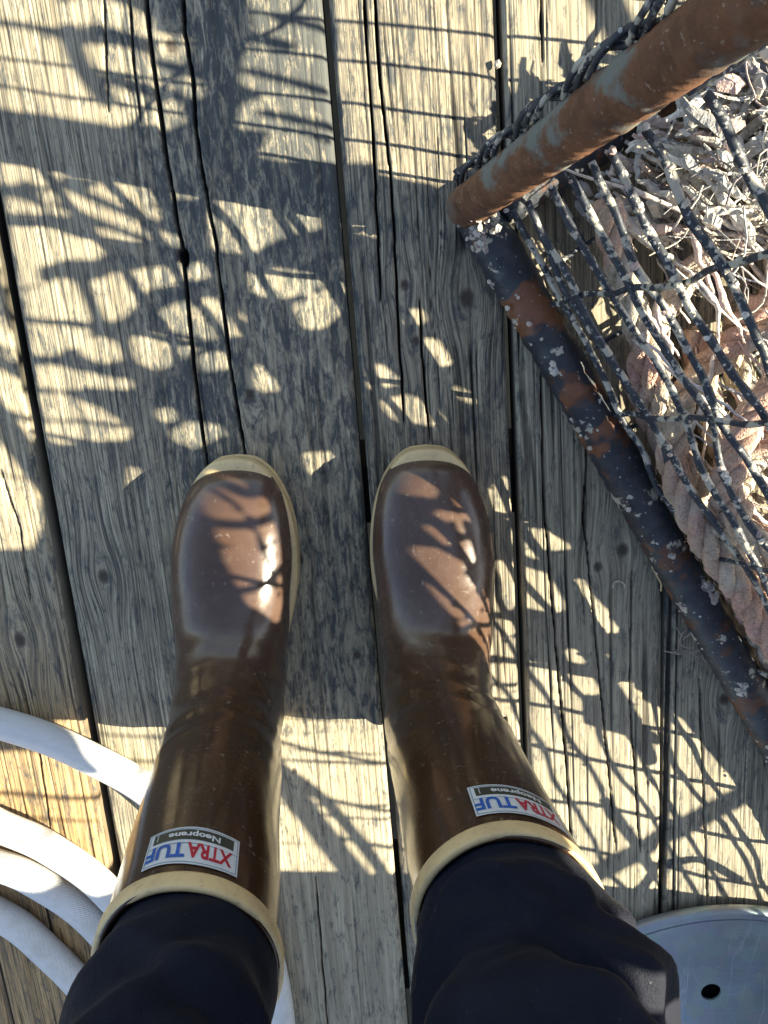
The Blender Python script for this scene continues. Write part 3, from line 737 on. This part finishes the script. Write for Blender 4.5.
# side mesh: level wires run the length of the wall, uprights tie them
def side_mesh(wall, L, zs, ties, seedk, rw=.0026, dens=1.0):
    mb = MB(); lines = []
    for z in zs:
        n = 170; a = np.linspace(.008, L, n)
        far = sstep(.42, .56, a) if wall is wall1 else 0*a
        zz = z+wob1(n, .022, 9)
        # the wires pinch towards each other at the ties
        pts = np.array([wall(x, q) for x, q in zip(a, zz)])+np.outer(wob1(n, .016, 8), r2 if wall is wall1 else r1)
        rr = rw*(1+.35*vn(a*90, a*0, seedk))*(1-.30*far); tube(mb, pts, rr, 8, .06); lines.append(pts)
        crust_along(pts[:110], rw, .05*dens, .0010, .0028, clump=None); crust_along(pts[:110], rw, .40*dens, .0012, .0040, clump=14)
    for (a0, a1) in ties:
        n = 60; z = np.linspace(.03, HP, n)
        pts = np.array([wall(a0+(a1-a0)*q/HP, q) for q in z])+np.outer(wob1(n, .012 if wall is wall1 else .004, 6), r1)
        tube(mb, pts, rw*.95, 8, .05); crust_along(pts, rw, .06, .001, .003, .3); lines.append(pts)
    return mb, lines
W1Z = [.05, .066, .09, .12, .153, .182, .218, .261, .304, .35]
mb, ln1 = side_mesh(wall1, L1-.02, W1Z, [(.10, .105), (.215, .225), (.37, .375), (.52, .52), (.585, .59), (.65, .66), (.72, .72), (.80, .80), (.88, .88), (.95, .95)], 3)
mb.build('side_mesh', WIRE, POT)
mb, ln2 = side_mesh(wall2, L2-.02, [.30], [(.05, .05), (.09, .09), (.14, .14), (.2, .2), (.26, .26), (.33, .33), (.42, .42), (.55, .55), (.7, .7)], 5, .0016, .15)
mb.build('side_mesh', WIRE, POT)
mb = MB()
for x in np.arange(.07, 1.1, .085):     # coarse floor mesh
    tube(mb, [pp(x/L1, b, .012+.004*rng.random()) for b in np.linspace(0, 1, 30)], .0024, 6, .05)
for y in np.arange(.07, .93, .085):
    tube(mb, [pp(a, y/L2, .017+.004*rng.random()) for a in np.linspace(0, 1, 30)], .0024, 6, .05)
mb.build('floor_mesh', WIRE, POT)
# growth on rails, post foot and the lashing behind the post
nb = np.array([0, 0, 1.0])
for i in range(420):
    a = rng.random()*.75; p = C0+r1*a+np.array([0, 0, .021])
    cl_ = vn(a*16, 3.3, 2)
    if rng.random() < (.93 if cl_ < .55 else .45): continue
    th = rng.uniform(-.5, 2.6); n = r2*math.cos(th)+nb*math.sin(th)
    blob(crust, p+n*.0205, .0008+.0022*rng.random()**2, .4, n)
for (px, py, rr) in ((489, 232, .0042), (494, 240, .0042), (487, 243, .0035), (562, 368, .004), (556, 362, .0035), (590, 411, .004), (595, 404, .0042), (503, 250, .003), (672, 553, .004), (704, 590, .0042), (712, 600, .0045), (728, 645, .0045), (742, 668, .004), (745, 692, .0042), (660, 540, .0035), (617, 455, .004)):
    c = P(px, py, .04)
    for j in range(22):
        d = rng.normal(size=3)*.0040; d[2] = -d[0]**2/.03-d[1]**2/.05; blob(crust, c+d-[0, 0, .0005], rr*rng.uniform(.5, 1.25), .22, np.array([d[0]/.02, d[1]/.03, 1])+rng.normal(size=3)*.08)
lash = MB()
side = np.cross(dirp, [0, 0, 1]); side /= np.linalg.norm(side)
for k in range(3):
    n = 120; t = np.linspace(.02, HP-.06, n)
    base = np.array([pb+dirp*q for q in t])
    offv = -r1*.0200+r2*.002
    pts = base+offv*(1.08+.05*k)+np.outer(.0045*np.sin(t*90+k*1.3), r1)+np.outer(.0045*np.cos(t*90+k*1.3), r2)
    tube(lash, pts, .0022, 7, .12)
    crust_along(pts, .0026, .05, .0008, .0018)
lash.build('lashing', WIRE, POT)
for i in range(60):
    q = rng.random()*.04; blob(crust, pb+dirp*q+rng.normal(size=3)*[.008, .008, .004]+r1*.018, .0015+.003*rng.random(), .5)
cr_ = crust.build('barnacle_crust', CRUST, POT, smooth=False); cr_['kind'] = 'stuff'

# ------------------------------------------------------------------ ropes in the pot (three-strand, thick)
def rope3(pts, R_, pitch):
    p = resample(pts, .0045); t, n, b = frames(p); mb = MB(); s = np.arange(len(p))*.0045
    for k in range(3):
        a = s/pitch*2*np.pi+k*2*np.pi/3
        q = p+(n*np.cos(a)[:, None]+b*np.sin(a)[:, None])*R_*.52
        tube(mb, q, R_*.54*(1+.12*(vn(s*60, s*0, k+40)-.5)), 12, .06)
    # loose fibres
    for i in range(int(len(p)*2.5)):
        j = rng.integers(2, len(p)-2); a = rng.random()*6.28; d = n[j]*math.cos(a)+b[j]*math.sin(a)
        st0 = p[j]+d*R_*.9; e = st0+d*.006*rng.random()+t[j]*rng.normal()*.010
        tube(mb, [st0, (st0+e)/2+d*.001, e], .00035, 3)
    return mb
def zr(lst): return [P(x, y, z) for x, y, z in lst]
ropes = [
    ([(606, 205, .10), (616, 250, .085), (632, 305, .07), (652, 370, .06), (678, 440, .05), (708, 520, .04), (742, 600, .035), (800, 700, .03), (860, 760, .03)], .0125, 'pinkish rope with blue patches running straight down beside the mesh wall', ),
    ([(735, 225, .06), (700, 262, .055), (665, 310, .05), (640, 365, .04), (650, 420, .03), (690, 480, .028), (735, 560, .03), (790, 640, .03), (850, 700, .03)], .0115, 'faded pink rope looping from under the bleached net heap down behind the straight one'),
    ([(850, 300, .05), (775, 325, .05), (722, 352, .05), (682, 400, .05), (672, 460, .06), (698, 530, .07), (740, 590, .065), (790, 640, .05), (850, 700, .04)], .0135, 'tan rope curving down through the middle of the pot'),
    ([(860, 330, .09), (790, 375, .09), (745, 430, .09), (725, 500, .085), (735, 570, .06), (770, 640, .07), (840, 720, .07)], .0140, 'worn tan rope lying uppermost at the right edge of the photo'),
    ([(900, 250, .07), (830, 285, .075), (770, 300, .07), (735, 330, .03), (745, 390, .025), (790, 440, .03), (860, 470, .03)], .0125, 'bleached cream rope turning back on itself just below the net heap'),
    ([(900, 560, .04), (820, 560, .03), (765, 540, .025), (735, 500, .02), (740, 440, .02), (790, 400, .02), (880, 390, .02)], .0130, 'lowest rope of the pile lying flat on the boards under the others'),
    ([(690, 330, .03), (705, 380, .03), (718, 440, .03), (745, 520, .03), (775, 600, .03), (830, 690, .03), (880, 740, .03)], .0120, 'dull pink rope running beside the straight one towards the bottom rail'),
    ([(860, 430, .05), (790, 440, .055), (745, 470, .06), (740, 520, .1), (775, 560, .12), (830, 600, .1)], .0120, 'short rope bight with bleached pink strands crossing the other ropes'),
]
for pts, rr, lab in ropes:
    o = rope3(spline(zr(pts), 200), rr, .085).build('rope', ROPE); props(o, label=lab, cat='rope', group='old ropes inside the crab pot')
# thin bleached strands of net lying over the ropes
mb = MB()
for i in range(260):
    px = rng.uniform(600, 880); py = rng.uniform(215, 700)
    if py > 290+(px-600)*1.75 or py < 200+(px-600)*.12: continue
    a = R(-58)+rng.normal()*.40; ln = rng.uniform(.04, .16); c = P(px, py, 0); c[2] = rng.uniform(.012, .10)
    n = 14; q = np.linspace(-1, 1, n)[:, None]; d = np.array([math.cos(a), math.sin(a), rng.normal()*.1]); e = np.array([-d[1], d[0], 0])
    pts = c+d*q*ln/2+e*(rng.normal()*.006*(1-q*q)+.0012*np.sin(q*5+i))+rng.normal(size=(n, 3))*.0007+np.array([0, 0, .01])*(1-q*q)
    if min(pts @ r2 - C0 @ r2) < .045 or pts[:, 2].min() < .004: continue
    tube(mb, pts, rng.uniform(.0005, .0032)*(1-.6*np.abs(q[:, 0]))*(1+.5*(vn(q[:, 0]*4+i, q[:, 0]*0)-.5)), 6, .22)
props(mb.build('loose_netting', [STRANDS]), label='thin pinkish white net strands tangled over the thick ropes in the pot', cat='netting', kind='stuff')
# ------------------------------------------------------------------ bleached net heap
heap = MB()
hcen = P(700, 190, 0)
def heap_h(x, y):
    d = math.hypot((x-hcen[0]-.05)/.20, (y-hcen[1]-.02)/.15); return .02+.10*max(0, 1-d*d)
def left_of_post(px, py): return py < 215-(px-460)*.768+66
for i in range(760):
    px = rng.uniform(545, 900); py = rng.uniform(30, 285)
    if left_of_post(px, py): continue
    if px < 600 and py > 215: continue
    if py > 225+20*vn(px*.03, 0, 1)+(px-600)*.22: continue
    if px < 575: continue
    c = P(px, py, .0); c[2] = heap_h(c[0], c[1])*rng.uniform(.4, 1.08)*min(1, .35+(px-575)/120)
    a = R(-27)+rng.normal()*(.25 if py > 170 else .7); ln = rng.uniform(.02, .085)
    d = np.array([math.cos(a), math.sin(a), rng.normal()*.12])*ln/2
    n = 9; q = np.linspace(-1, 1, n)[:, None]; pts = c+d*q+rng.normal(size=(n, 3))*.0012+np.array([0, 0, .004])*(1-q*q)
    if left_of_post(*( (lambda w_: (384+FPX*w_[0]/(H*.97), 320-FPX*w_[1]/(H*.97)))(pts[0]) )) and px < 620: continue
    tube(heap, pts, rng.uniform(.0008, .0050)*(1-.55*q[:, 0]**2), 6, .22)
for i in range(900):
    px = rng.uniform(545, 900); py = rng.uniform(30, 280)
    if left_of_post(px, py): continue
    if px < 600 and py > 215: continue
    if py > 228+20*vn(px*.03, 0, 1)+(px-600)*.20: continue
    if px < 570: continue
    c = P(px, py, .0); c[2] = heap_h(c[0], c[1])*rng.uniform(.75, 1.12)*min(1, .35+(px-570)/120)
    k = rng.integers(6, 9); a = np.linspace(0, 6.28, k, endpoint=False)+rng.normal(size=k)*.15; r = rng.uniform(.003, .015) if rng.random() < .5 else rng.uniform(.002, .006)
    n = np.array([rng.normal()*.35, rng.normal()*.35, 1]); n /= np.linalg.norm(n)
    th = R(-27)+rng.normal()*.6; u = np.array([math.cos(th), math.sin(th), 0]); u -= (u@n)*n; u /= np.linalg.norm(u); v = np.cross(n, u)
    ro = r*rng.uniform(.65, 1, k); el = rng.uniform(.25, .7)
    top = [c+ro[j]*(np.cos(a[j])*u+el*np.sin(a[j])*v)+n*rng.normal()*.0012 for j in range(k)]; bot = [q-n*.0016 for q in top]
    heap.add(top+bot+[c+n*r*.30], [(j, (j+1) % k, 2*k) for j in range(k)]+[tuple(range(2*k-1, k-1, -1))]+[(j, k+j, k+(j+1) % k, (j+1) % k) for j in range(k)])
for i in range(420):
    px = rng.uniform(640, 900); py = rng.uniform(40, 285)
    if left_of_post(px, py-40) or py > 235+(px-600)*.22: continue
    c = P(px, py, .0); c[2] = heap_h(c[0], c[1])*rng.uniform(.8, 1.15)+.003; c = np.array(c)
    a = rng.random()*6.28; k = rng.normal()*.35; ln = rng.uniform(.02, .07); pts = [c]
    for j in range(9):
        a += k*.35+rng.normal()*.25; c = c+np.array([math.cos(a), math.sin(a), rng.normal()*.25])*ln/9; pts.append(c)
    tube(heap, pts, rng.uniform(.0003, .0011), 4)
o = heap.build('net_heap', CRUST, smooth=False); props(o, label='bleached heap of old netting, shells and dry growth in the upper corner of the pot', cat='net heap')

# ------------------------------------------------------------------ small litter on the deck
def scribble(cx, cy, n, rad, z=.004):
    pts = [P(cx+rng.normal()*rad, cy+rng.normal()*rad*.8, z+.003*rng.random()) for _ in range(n)]
    return spline(pts, n*10)
mb = MB()
tube(mb, spline([P(x, y, .003+.004*(i % 2)) for i, (x, y) in enumerate([(664, 651), (676, 652), (682, 640), (694, 634), (700, 642), (690, 648), (680, 643), (684, 632), (696, 628), (702, 640), (706, 652), (698, 657), (688, 651), (676, 654), (692, 653), (702, 650), (704, 660), (716, 664), (708, 655), (694, 640), (699, 637), (694, 630), (684, 637), (676, 627)])], 220), .00055, 5, .05)
props(mb.build('twine_scrap', TWINE), label='small tangle of thin pinkish twine beside the black bottom rail', cat='twine')
mb = MB()
tube(mb, spline([P(x, y, .003) for x, y in [(613, 588), (614, 583), (619, 581), (624, 584), (625, 588)]], 20), .0010, 6, .05)
props(mb.build('staple', CRUST), label='tiny curved pale shell fragment below the pair of knots in the board', cat='shell fragment')
mb = MB()
tube(mb, spline([P(x, y, .004) for x, y in [(652, 566), (656, 574), (661, 583), (661, 591)]], 20), .0011, 6, .1)
props(mb.build('straw', CREAM), label='short pale straw bit across the board gap just left of the bottom rail', cat='straw')
mb = MB()
blob(mb, P(498, 64, .002), .0038, .5, np.array([0, 0, 1.]))
props(mb.build('shell_chip', CRUST), label='small white shell chip by the board gap left of the rusty post', cat='shell chip')

# ------------------------------------------------------------------ shadow mask added out of frame to the right; its holes shape the sun patches
SX = .60
LIT = []   # (z, polygon px)
def L(z, *pts): LIT.append((z, pts))
L(0, (-40, -60), (40, -60), (60, 15), (66, 55), (85, 80), (108, 110), (118, 122), (60, 112), (-40, 98))
L(0, (62, 8), (95, 0), (150, 20), (150, 88), (120, 84), (95, 72), (70, 45))
L(0, (100, 100), (112, 88), (150, 95), (158, 120), (110, 118))
L(0, (160, 35), (190, 40), (185, 60), (160, 55))
L(0, (158, 70), (178, 75), (172, 85), (160, 82))
L(0, (187, 80), (200, 82), (202, 95), (188, 92))
L(0, (165, 110), (178, 105), (180, 120), (168, 126))
L(0, (240, -60), (330, -60), (333, 80), (334, 158), (262, 155), (280, 128), (242, 125), (245, 108), (280, 95), (245, 80), (262, 28))
L(0, (328, -60), (640, -60), (560, 80), (500, 152), (480, 180), (450, 188), (410, 168), (384, 158), (338, 158))
L(0, (380, 170), (470, 172), (460, 182), (420, 178))
L(0, (-30, 148), (12, 150), (24, 162), (18, 180), (-30, 182))
L(0, (28, 157), (60, 158), (116, 171), (98, 177), (60, 170))
L(0, (36, 168), (58, 174), (52, 181), (36, 182))
L(0, (100, 188), (125, 184), (150, 188), (158, 200), (125, 198))
L(0, (172, 182), (200, 183), (203, 193), (180, 195))
L(0, (-30, 200), (20, 202), (44, 212), (30, 218), (-30, 216))
L(0, (44, 195), (70, 198), (110, 212), (150, 218), (182, 238), (178, 248), (130, 240), (100, 232), (60, 215))
L(0, (70, 186), (100, 195), (160, 212), (158, 218), (110, 208))
L(0, (212, 215), (228, 193), (275, 195), (314, 213), (320, 226), (285, 233), (252, 250), (215, 246))
L(0, (335, 206), (350, 210), (378, 226), (377, 234), (344, 227))
L(0, (-30, 225), (40, 228), (60, 236), (66, 255), (30, 266), (5, 262), (-30, 250))
L(0, (70, 240), (108, 246), (100, 256), (72, 256))
L(0, (112, 277), (175, 268), (214, 266), (206, 274), (150, 287), (118, 283))
L(0, (10, 275), (34, 272), (38, 282), (12, 284))
L(0, (20, 298), (60, 283), (86, 282), (98, 304), (92, 318), (60, 316), (20, 310))
L(0, (92, 285), (110, 280), (145, 290), (128, 312), (110, 320), (104, 305))
L(0, (162, 315), (180, 306), (215, 301), (240, 318), (245, 332), (205, 336), (172, 328))
L(0, (250, 276), (280, 272), (322, 279), (308, 288), (280, 297), (256, 290))
L(0, (300, 307), (346, 286), (347, 308), (326, 326), (306, 325))
L(0, (22, 322), (48, 322), (66, 345), (58, 352), (30, 350))
L(0, (52, 325), (88, 332), (78, 345), (66, 344))
L(0, (84, 352), (98, 340), (114, 342), (120, 358), (100, 360))
L(0, (135, 340), (152, 334), (200, 346), (178, 360), (158, 368), (140, 358))
L(0, (200, 360), (232, 352), (236, 362), (205, 370))
L(0, (30, 372), (58, 368), (84, 376), (80, 386), (34, 385))
L(0, (90, 377), (134, 383), (130, 387), (90, 384))
L(0, (36, 397), (66, 398), (100, 412), (127, 430), (126, 436), (60, 441), (42, 432))
L(0, (174, 434), (190, 424), (228, 430), (206, 440), (196, 446), (178, 440))
L(0, (162, 414), (175, 412), (176, 418), (164, 418))
L(0, (-30, 300), (-8, 300), (14, 345), (26, 400), (36, 460), (42, 520), (30, 545), (-30, 545))
L(0, (368, 370), (382, 368), (402, 382), (374, 386))
L(0, (386, 403), (412, 397), (432, 405), (444, 424), (418, 420), (398, 418))
L(0, (424, 342), (438, 341), (453, 362), (434, 366))
L(0, (410, 312), (424, 312), (427, 322), (410, 322))
L(0, (457, 386), (474, 397), (477, 402), (464, 396))
L(0, (258, 370), (274, 368), (276, 388), (262, 388))
# right of the right boot
L(0, (478, 490), (484, 490), (494, 512), (482, 506))
L(0, (495, 494), (512, 500), (514, 518), (500, 512))
L(0, (499, 487), (508, 479), (513, 485), (511, 490))
L(0, (519, 504), (545, 508), (551, 521), (521, 519))
L(0, (521, 530), (545, 534), (569, 547), (524, 545))
L(0, (530, 553), (560, 557), (545, 560))
L(0, (521, 568), (542, 575), (560, 598), (560, 609), (524, 605))
L(0, (548, 576), (582, 582), (606, 615), (598, 619), (568, 600))
L(0, (572, 617), (612, 622), (618, 631), (578, 629))
L(0, (486, 563), (518, 565), (520, 608), (500, 610), (484, 600))
L(0, (482, 622), (516, 625), (518, 634), (484, 632))
L(0, (482, 640), (519, 642), (521, 656), (486, 652))
L(0, (484, 666), (521, 668), (524, 704), (490, 698))
L(0, (568, 651), (590, 653), (590, 662), (572, 660))
L(0, (596, 653), (606, 655), (606, 661), (598, 660))
L(0, (566, 677), (595, 678), (596, 692), (570, 690))
L(0, (598, 676), (608, 680), (606, 688))
L(0, (612, 677), (630, 684), (622, 690))
L(0, (622, 690), (640, 694), (636, 699), (624, 697))
L(0, (636, 707), (652, 709), (653, 718), (640, 716))
L(0, (643, 722), (662, 725), (660, 731))
L(0, (525, 664), (552, 668), (578, 700), (580, 725), (545, 722), (526, 716))
# the bright lane behind the heels
L(0, (-60, 755), (30, 755), (75, 760), (104, 790), (108, 820), (110, 866), (-60, 866))
L(0, (60, 722), (200, 716), (280, 706), (392, 706), (500, 704), (545, 722), (590, 728), (640, 742), (700, 762), (768, 830), (860, 880), (860, 912), (768, 906), (700, 892), (640, 886), (560, 880), (400, 873), (200, 866), (110, 866), (112, 800), (60, 740))
L(0, (640, 700), (680, 720), (740, 790), (768, 830), (700, 790))
# inside of the pot and beyond it
L(.05, (540, 190), (590, 90), (768, -60), (1300, -60), (1300, 1000), (900, 900), (768, 660), (690, 530), (640, 440), (600, 370), (565, 290))
# toe of the left boot, toe of the right boot, trousers
L(.078, (228, 492), (268, 486), (300, 500), (303, 560), (297, 610), (284, 622), (262, 618), (236, 602), (226, 560))
for q in (((418, 478), (455, 476), (462, 490), (455, 500), (425, 497)), ((441, 517), (456, 512), (456, 524)), ((427, 527), (440, 530), (450, 541), (438, 540)),
          ((463, 531), (468, 514), (473, 534)), ((461, 545), (476, 543), (476, 560), (465, 558)), ((410, 548), (430, 549), (456, 565), (440, 573), (412, 571)),
          ((410, 578), (455, 574), (469, 600), (455, 606), (415, 604)), ((470, 580), (484, 596), (475, 596)), ((414, 611), (465, 609), (474, 626), (455, 640), (424, 622)),
          ((430, 628), (470, 638), (480, 652), (465, 668)), ((476, 602), (492, 600), (490, 640), (478, 620)), ((470, 500), (478, 505), (486, 525), (480, 522))): LIT.append((.075, q))
L(.36, (500, 835), (560, 833), (600, 860), (590, 880), (540, 860), (500, 850))
L(.25, (500, 700), (560, 780), (590, 840), (560, 800), (520, 740))
L(.40, (585, 900), (640, 888), (730, 915), (730, 965), (640, 962), (600, 940), (570, 930))
L(.43, (600, 985), (650, 975), (740, 990), (740, 1060), (665, 1050), (640, 1010))
L(.44, (560, 935), (605, 945), (592, 968), (560, 960))
L(.44, (610, 985), (655, 990), (650, 1010), (615, 1000))
L(.40, (655, 900), (700, 930), (690, 950), (650, 925))
STR = []   # shadow lines: (z, half width m, points) - mask strips across the holes
def Sx(wd, *pts, z=0): STR.append((z, wd, pts))
Sx(.003, (-20, 20), (35, 27), (75, 38), (150, 44))
Sx(.006, (95, 30), (150, 46)); Sx(.005, (110, 78), (155, 92)); Sx(.006, (70, 30), (80, 62), (108, 100))
Sx(.003, (-20, 216), (45, 218), (100, 226)); Sx(.0035, (70, 187), (110, 205), (175, 232)); Sx(.003, (60, 205), (120, 230), (180, 252))
Sx(.004, (75, 265), (100, 320)); Sx(.0025, (25, 320), (90, 326)); Sx(.003, (140, 328), (200, 340)); Sx(.0022, (36, 420), (90, 422), (125, 428))
Sx(.0022, (-30, 330), (10, 352)); Sx(.006, (-30, 345), (20, 372)); Sx(.003, (-30, 400), (30, 420)); Sx(.002, (-30, 470), (40, 480))
Sx(.003, (275, 16), (335, 30)); Sx(.004, (258, 38), (290, 46)); Sx(.003, (250, 70), (330, 92)); Sx(.003, (262, 112), (340, 128)); Sx(.002, (300, 130), (334, 142))
Sx(.0016, (262, 718), (395, 722)); Sx(.0016, (262, 750), (400, 755)); Sx(.0018, (262, 760), (400, 765)); Sx(.0015, (262, 804), (400, 807)); Sx(.0015, (262, 815), (400, 821)); Sx(.001, (262, 843), (400, 848))
Sx(.0045, (285, 770), (325, 800), (360, 840), (385, 875)); Sx(.003, (-30, 790), (60, 798), (110, 800)); Sx(.002, (-30, 815), (100, 822)); Sx(.002, (100, 735), (190, 740)); Sx(.002, (110, 760), (190, 765))
Sx(.0018, (500, 690), (522, 692)); Sx(.0018, (480, 684), (522, 686)); Sx(.007, (552, 560), (580, 612), (600, 670), (630, 720), (650, 760))
Sx(.004, (605, 800), (640, 850), (660, 880)); Sx(.004, (740, 880), (700, 860), (660, 870), (640, 890))
# boot lines
for wd, pts in ((.0018, ((240, 492), (262, 520), (275, 555), (292, 600))), (.0045, ((215, 484), (255, 490), (275, 500), (300, 500))), (.0016, ((210, 546), (250, 551), (275, 552), (300, 547))), (.004, ((220, 526), (260, 528), (305, 524))), (.003, ((230, 588), (265, 585), (300, 575))), (.003, ((225, 600), (250, 612), (270, 626)))):
    STR.append((.078, wd, pts))

def sheet():
    y0, y1, z0_, z1 = -1.25, .95, .012, 1.02; h = .0042
    ys = np.arange(y0, y1, h); zs = np.arange(z0_, z1, h)
    Y, Z = np.meshgrid(ys, zs, indexing='ij')
    def proj(z, px, py):
        p = P(px, py, z); k = (SX-p[0])/SD[0]; q = p+SD*k; return q[1], q[2]
    solid = np.full(Y.shape, .02); GROW = .0034
    wob = .0025*(vn(Y*60, Z*60, 4)-.5)+.0015*(vn(Y*170, Z*170, 6)-.5)
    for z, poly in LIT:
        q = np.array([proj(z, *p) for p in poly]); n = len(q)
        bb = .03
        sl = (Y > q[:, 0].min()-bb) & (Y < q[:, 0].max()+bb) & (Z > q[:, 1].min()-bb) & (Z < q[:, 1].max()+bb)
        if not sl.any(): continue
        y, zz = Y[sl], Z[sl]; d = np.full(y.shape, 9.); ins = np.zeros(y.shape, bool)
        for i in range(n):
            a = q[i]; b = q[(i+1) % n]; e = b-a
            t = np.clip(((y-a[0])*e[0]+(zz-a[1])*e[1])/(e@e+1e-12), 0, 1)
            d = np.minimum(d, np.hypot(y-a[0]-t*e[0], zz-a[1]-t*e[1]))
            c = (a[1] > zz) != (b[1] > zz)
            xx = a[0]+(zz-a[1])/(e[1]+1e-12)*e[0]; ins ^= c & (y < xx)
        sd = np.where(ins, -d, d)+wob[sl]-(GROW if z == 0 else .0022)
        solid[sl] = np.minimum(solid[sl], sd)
    for z, wd, pts in STR:
        q = np.array([proj(z, *p) for p in pts]); q = spline(q, 5*len(q))
        sl = (Y > q[:, 0].min()-.02) & (Y < q[:, 0].max()+.02) & (Z > q[:, 1].min()-.02) & (Z < q[:, 1].max()+.02)
        y, zz = Y[sl], Z[sl]; d = np.full(y.shape, 9.)
        for a, b in zip(q[:-1], q[1:]):
            e = b-a; t = np.clip(((y-a[0])*e[0]+(zz-a[1])*e[1])/(e@e+1e-12), 0, 1)
            d = np.minimum(d, np.hypot(y-a[0]-t*e[0], zz-a[1]-t*e[1]))
        solid[sl] = np.maximum(solid[sl], wd-d)
    # uneven outer border
    bd = np.minimum(np.minimum(Y-y0, y1-.012-Y), z1-.012-Z)-.02*vn(Y*14, Z*14, 9)
    solid = np.minimum(solid, bd)
    # open where nothing in view needs the shade: behind the pot, upper reach
    wave = .018*(vn(Y*7, Z*2.2, 12)-.5)+.010*(vn(Y*22, Z*6, 13)-.5)
    PX = np.stack([np.full_like(Y, SX), Y, Z], -1)
    f = solid; ny, nz = f.shape; verts = []; vid = {}; faces = []
    def vert(key, p, wv):
        if key in vid: return vid[key]
        verts.append(p+SD*wv); vid[key] = len(verts)-1; return vid[key]
    for i in range(ny-1):
        fi = f[i]; fj = f[i+1]
        for j in range(nz-1):
            cs = ((i, j), (i+1, j), (i+1, j+1), (i, j+1)); vals = (fi[j], fj[j], fj[j+1], fi[j+1])
            if max(vals) <= 0: continue
            poly = []
            for k in range(4):
                a, b = cs[k], cs[(k+1) % 4]; va, vb = vals[k], vals[(k+1) % 4]
                if va > 0: poly.append(vert(a, PX[a], wave[a]))
                if (va > 0) != (vb > 0):
                    t = va/(va-vb); key = (a, b) if a < b else (b, a)
                    poly.append(vert(key, PX[a]*(1-t)+PX[b]*t, wave[a]*(1-t)+wave[b]*t))
            if len(poly) > 2: faces.append(tuple(poly))
    me = bpy.data.meshes.new('mask_mesh'); me.from_pydata(np.array(verts).tolist(), [], faces); me.update()
    root = empty('shadow_mask', (SX, 0, 0), label='unseen dark sheet added across the pot, its holes cut to cast the sun patches', cat='shadow mask')
    o = link('mask_sheet', me, MASK, root); so = o.modifiers.new('s', 'SOLIDIFY'); so.thickness = .004; so.offset = 0
    mb = MB(); n = 80; yy = np.linspace(y0-.05, y1+.05, n)  # rope and poles are invented supports for the shading sheet
    tube(mb, np.column_stack([np.full(n, SX), yy, z1-.02+.006*np.sin(yy*9)]), .009, 10, .05); mb.build('mask_top_rope', ROPE, root)
    for y in (y0-.03, y1+.03):
        mb = MB(); tube(mb, [(SX, y, -.01), (SX, y, .5), (SX, y, 1.06)], .02, 12); mb.build('mask_pole', BEAM, root)
sheet()
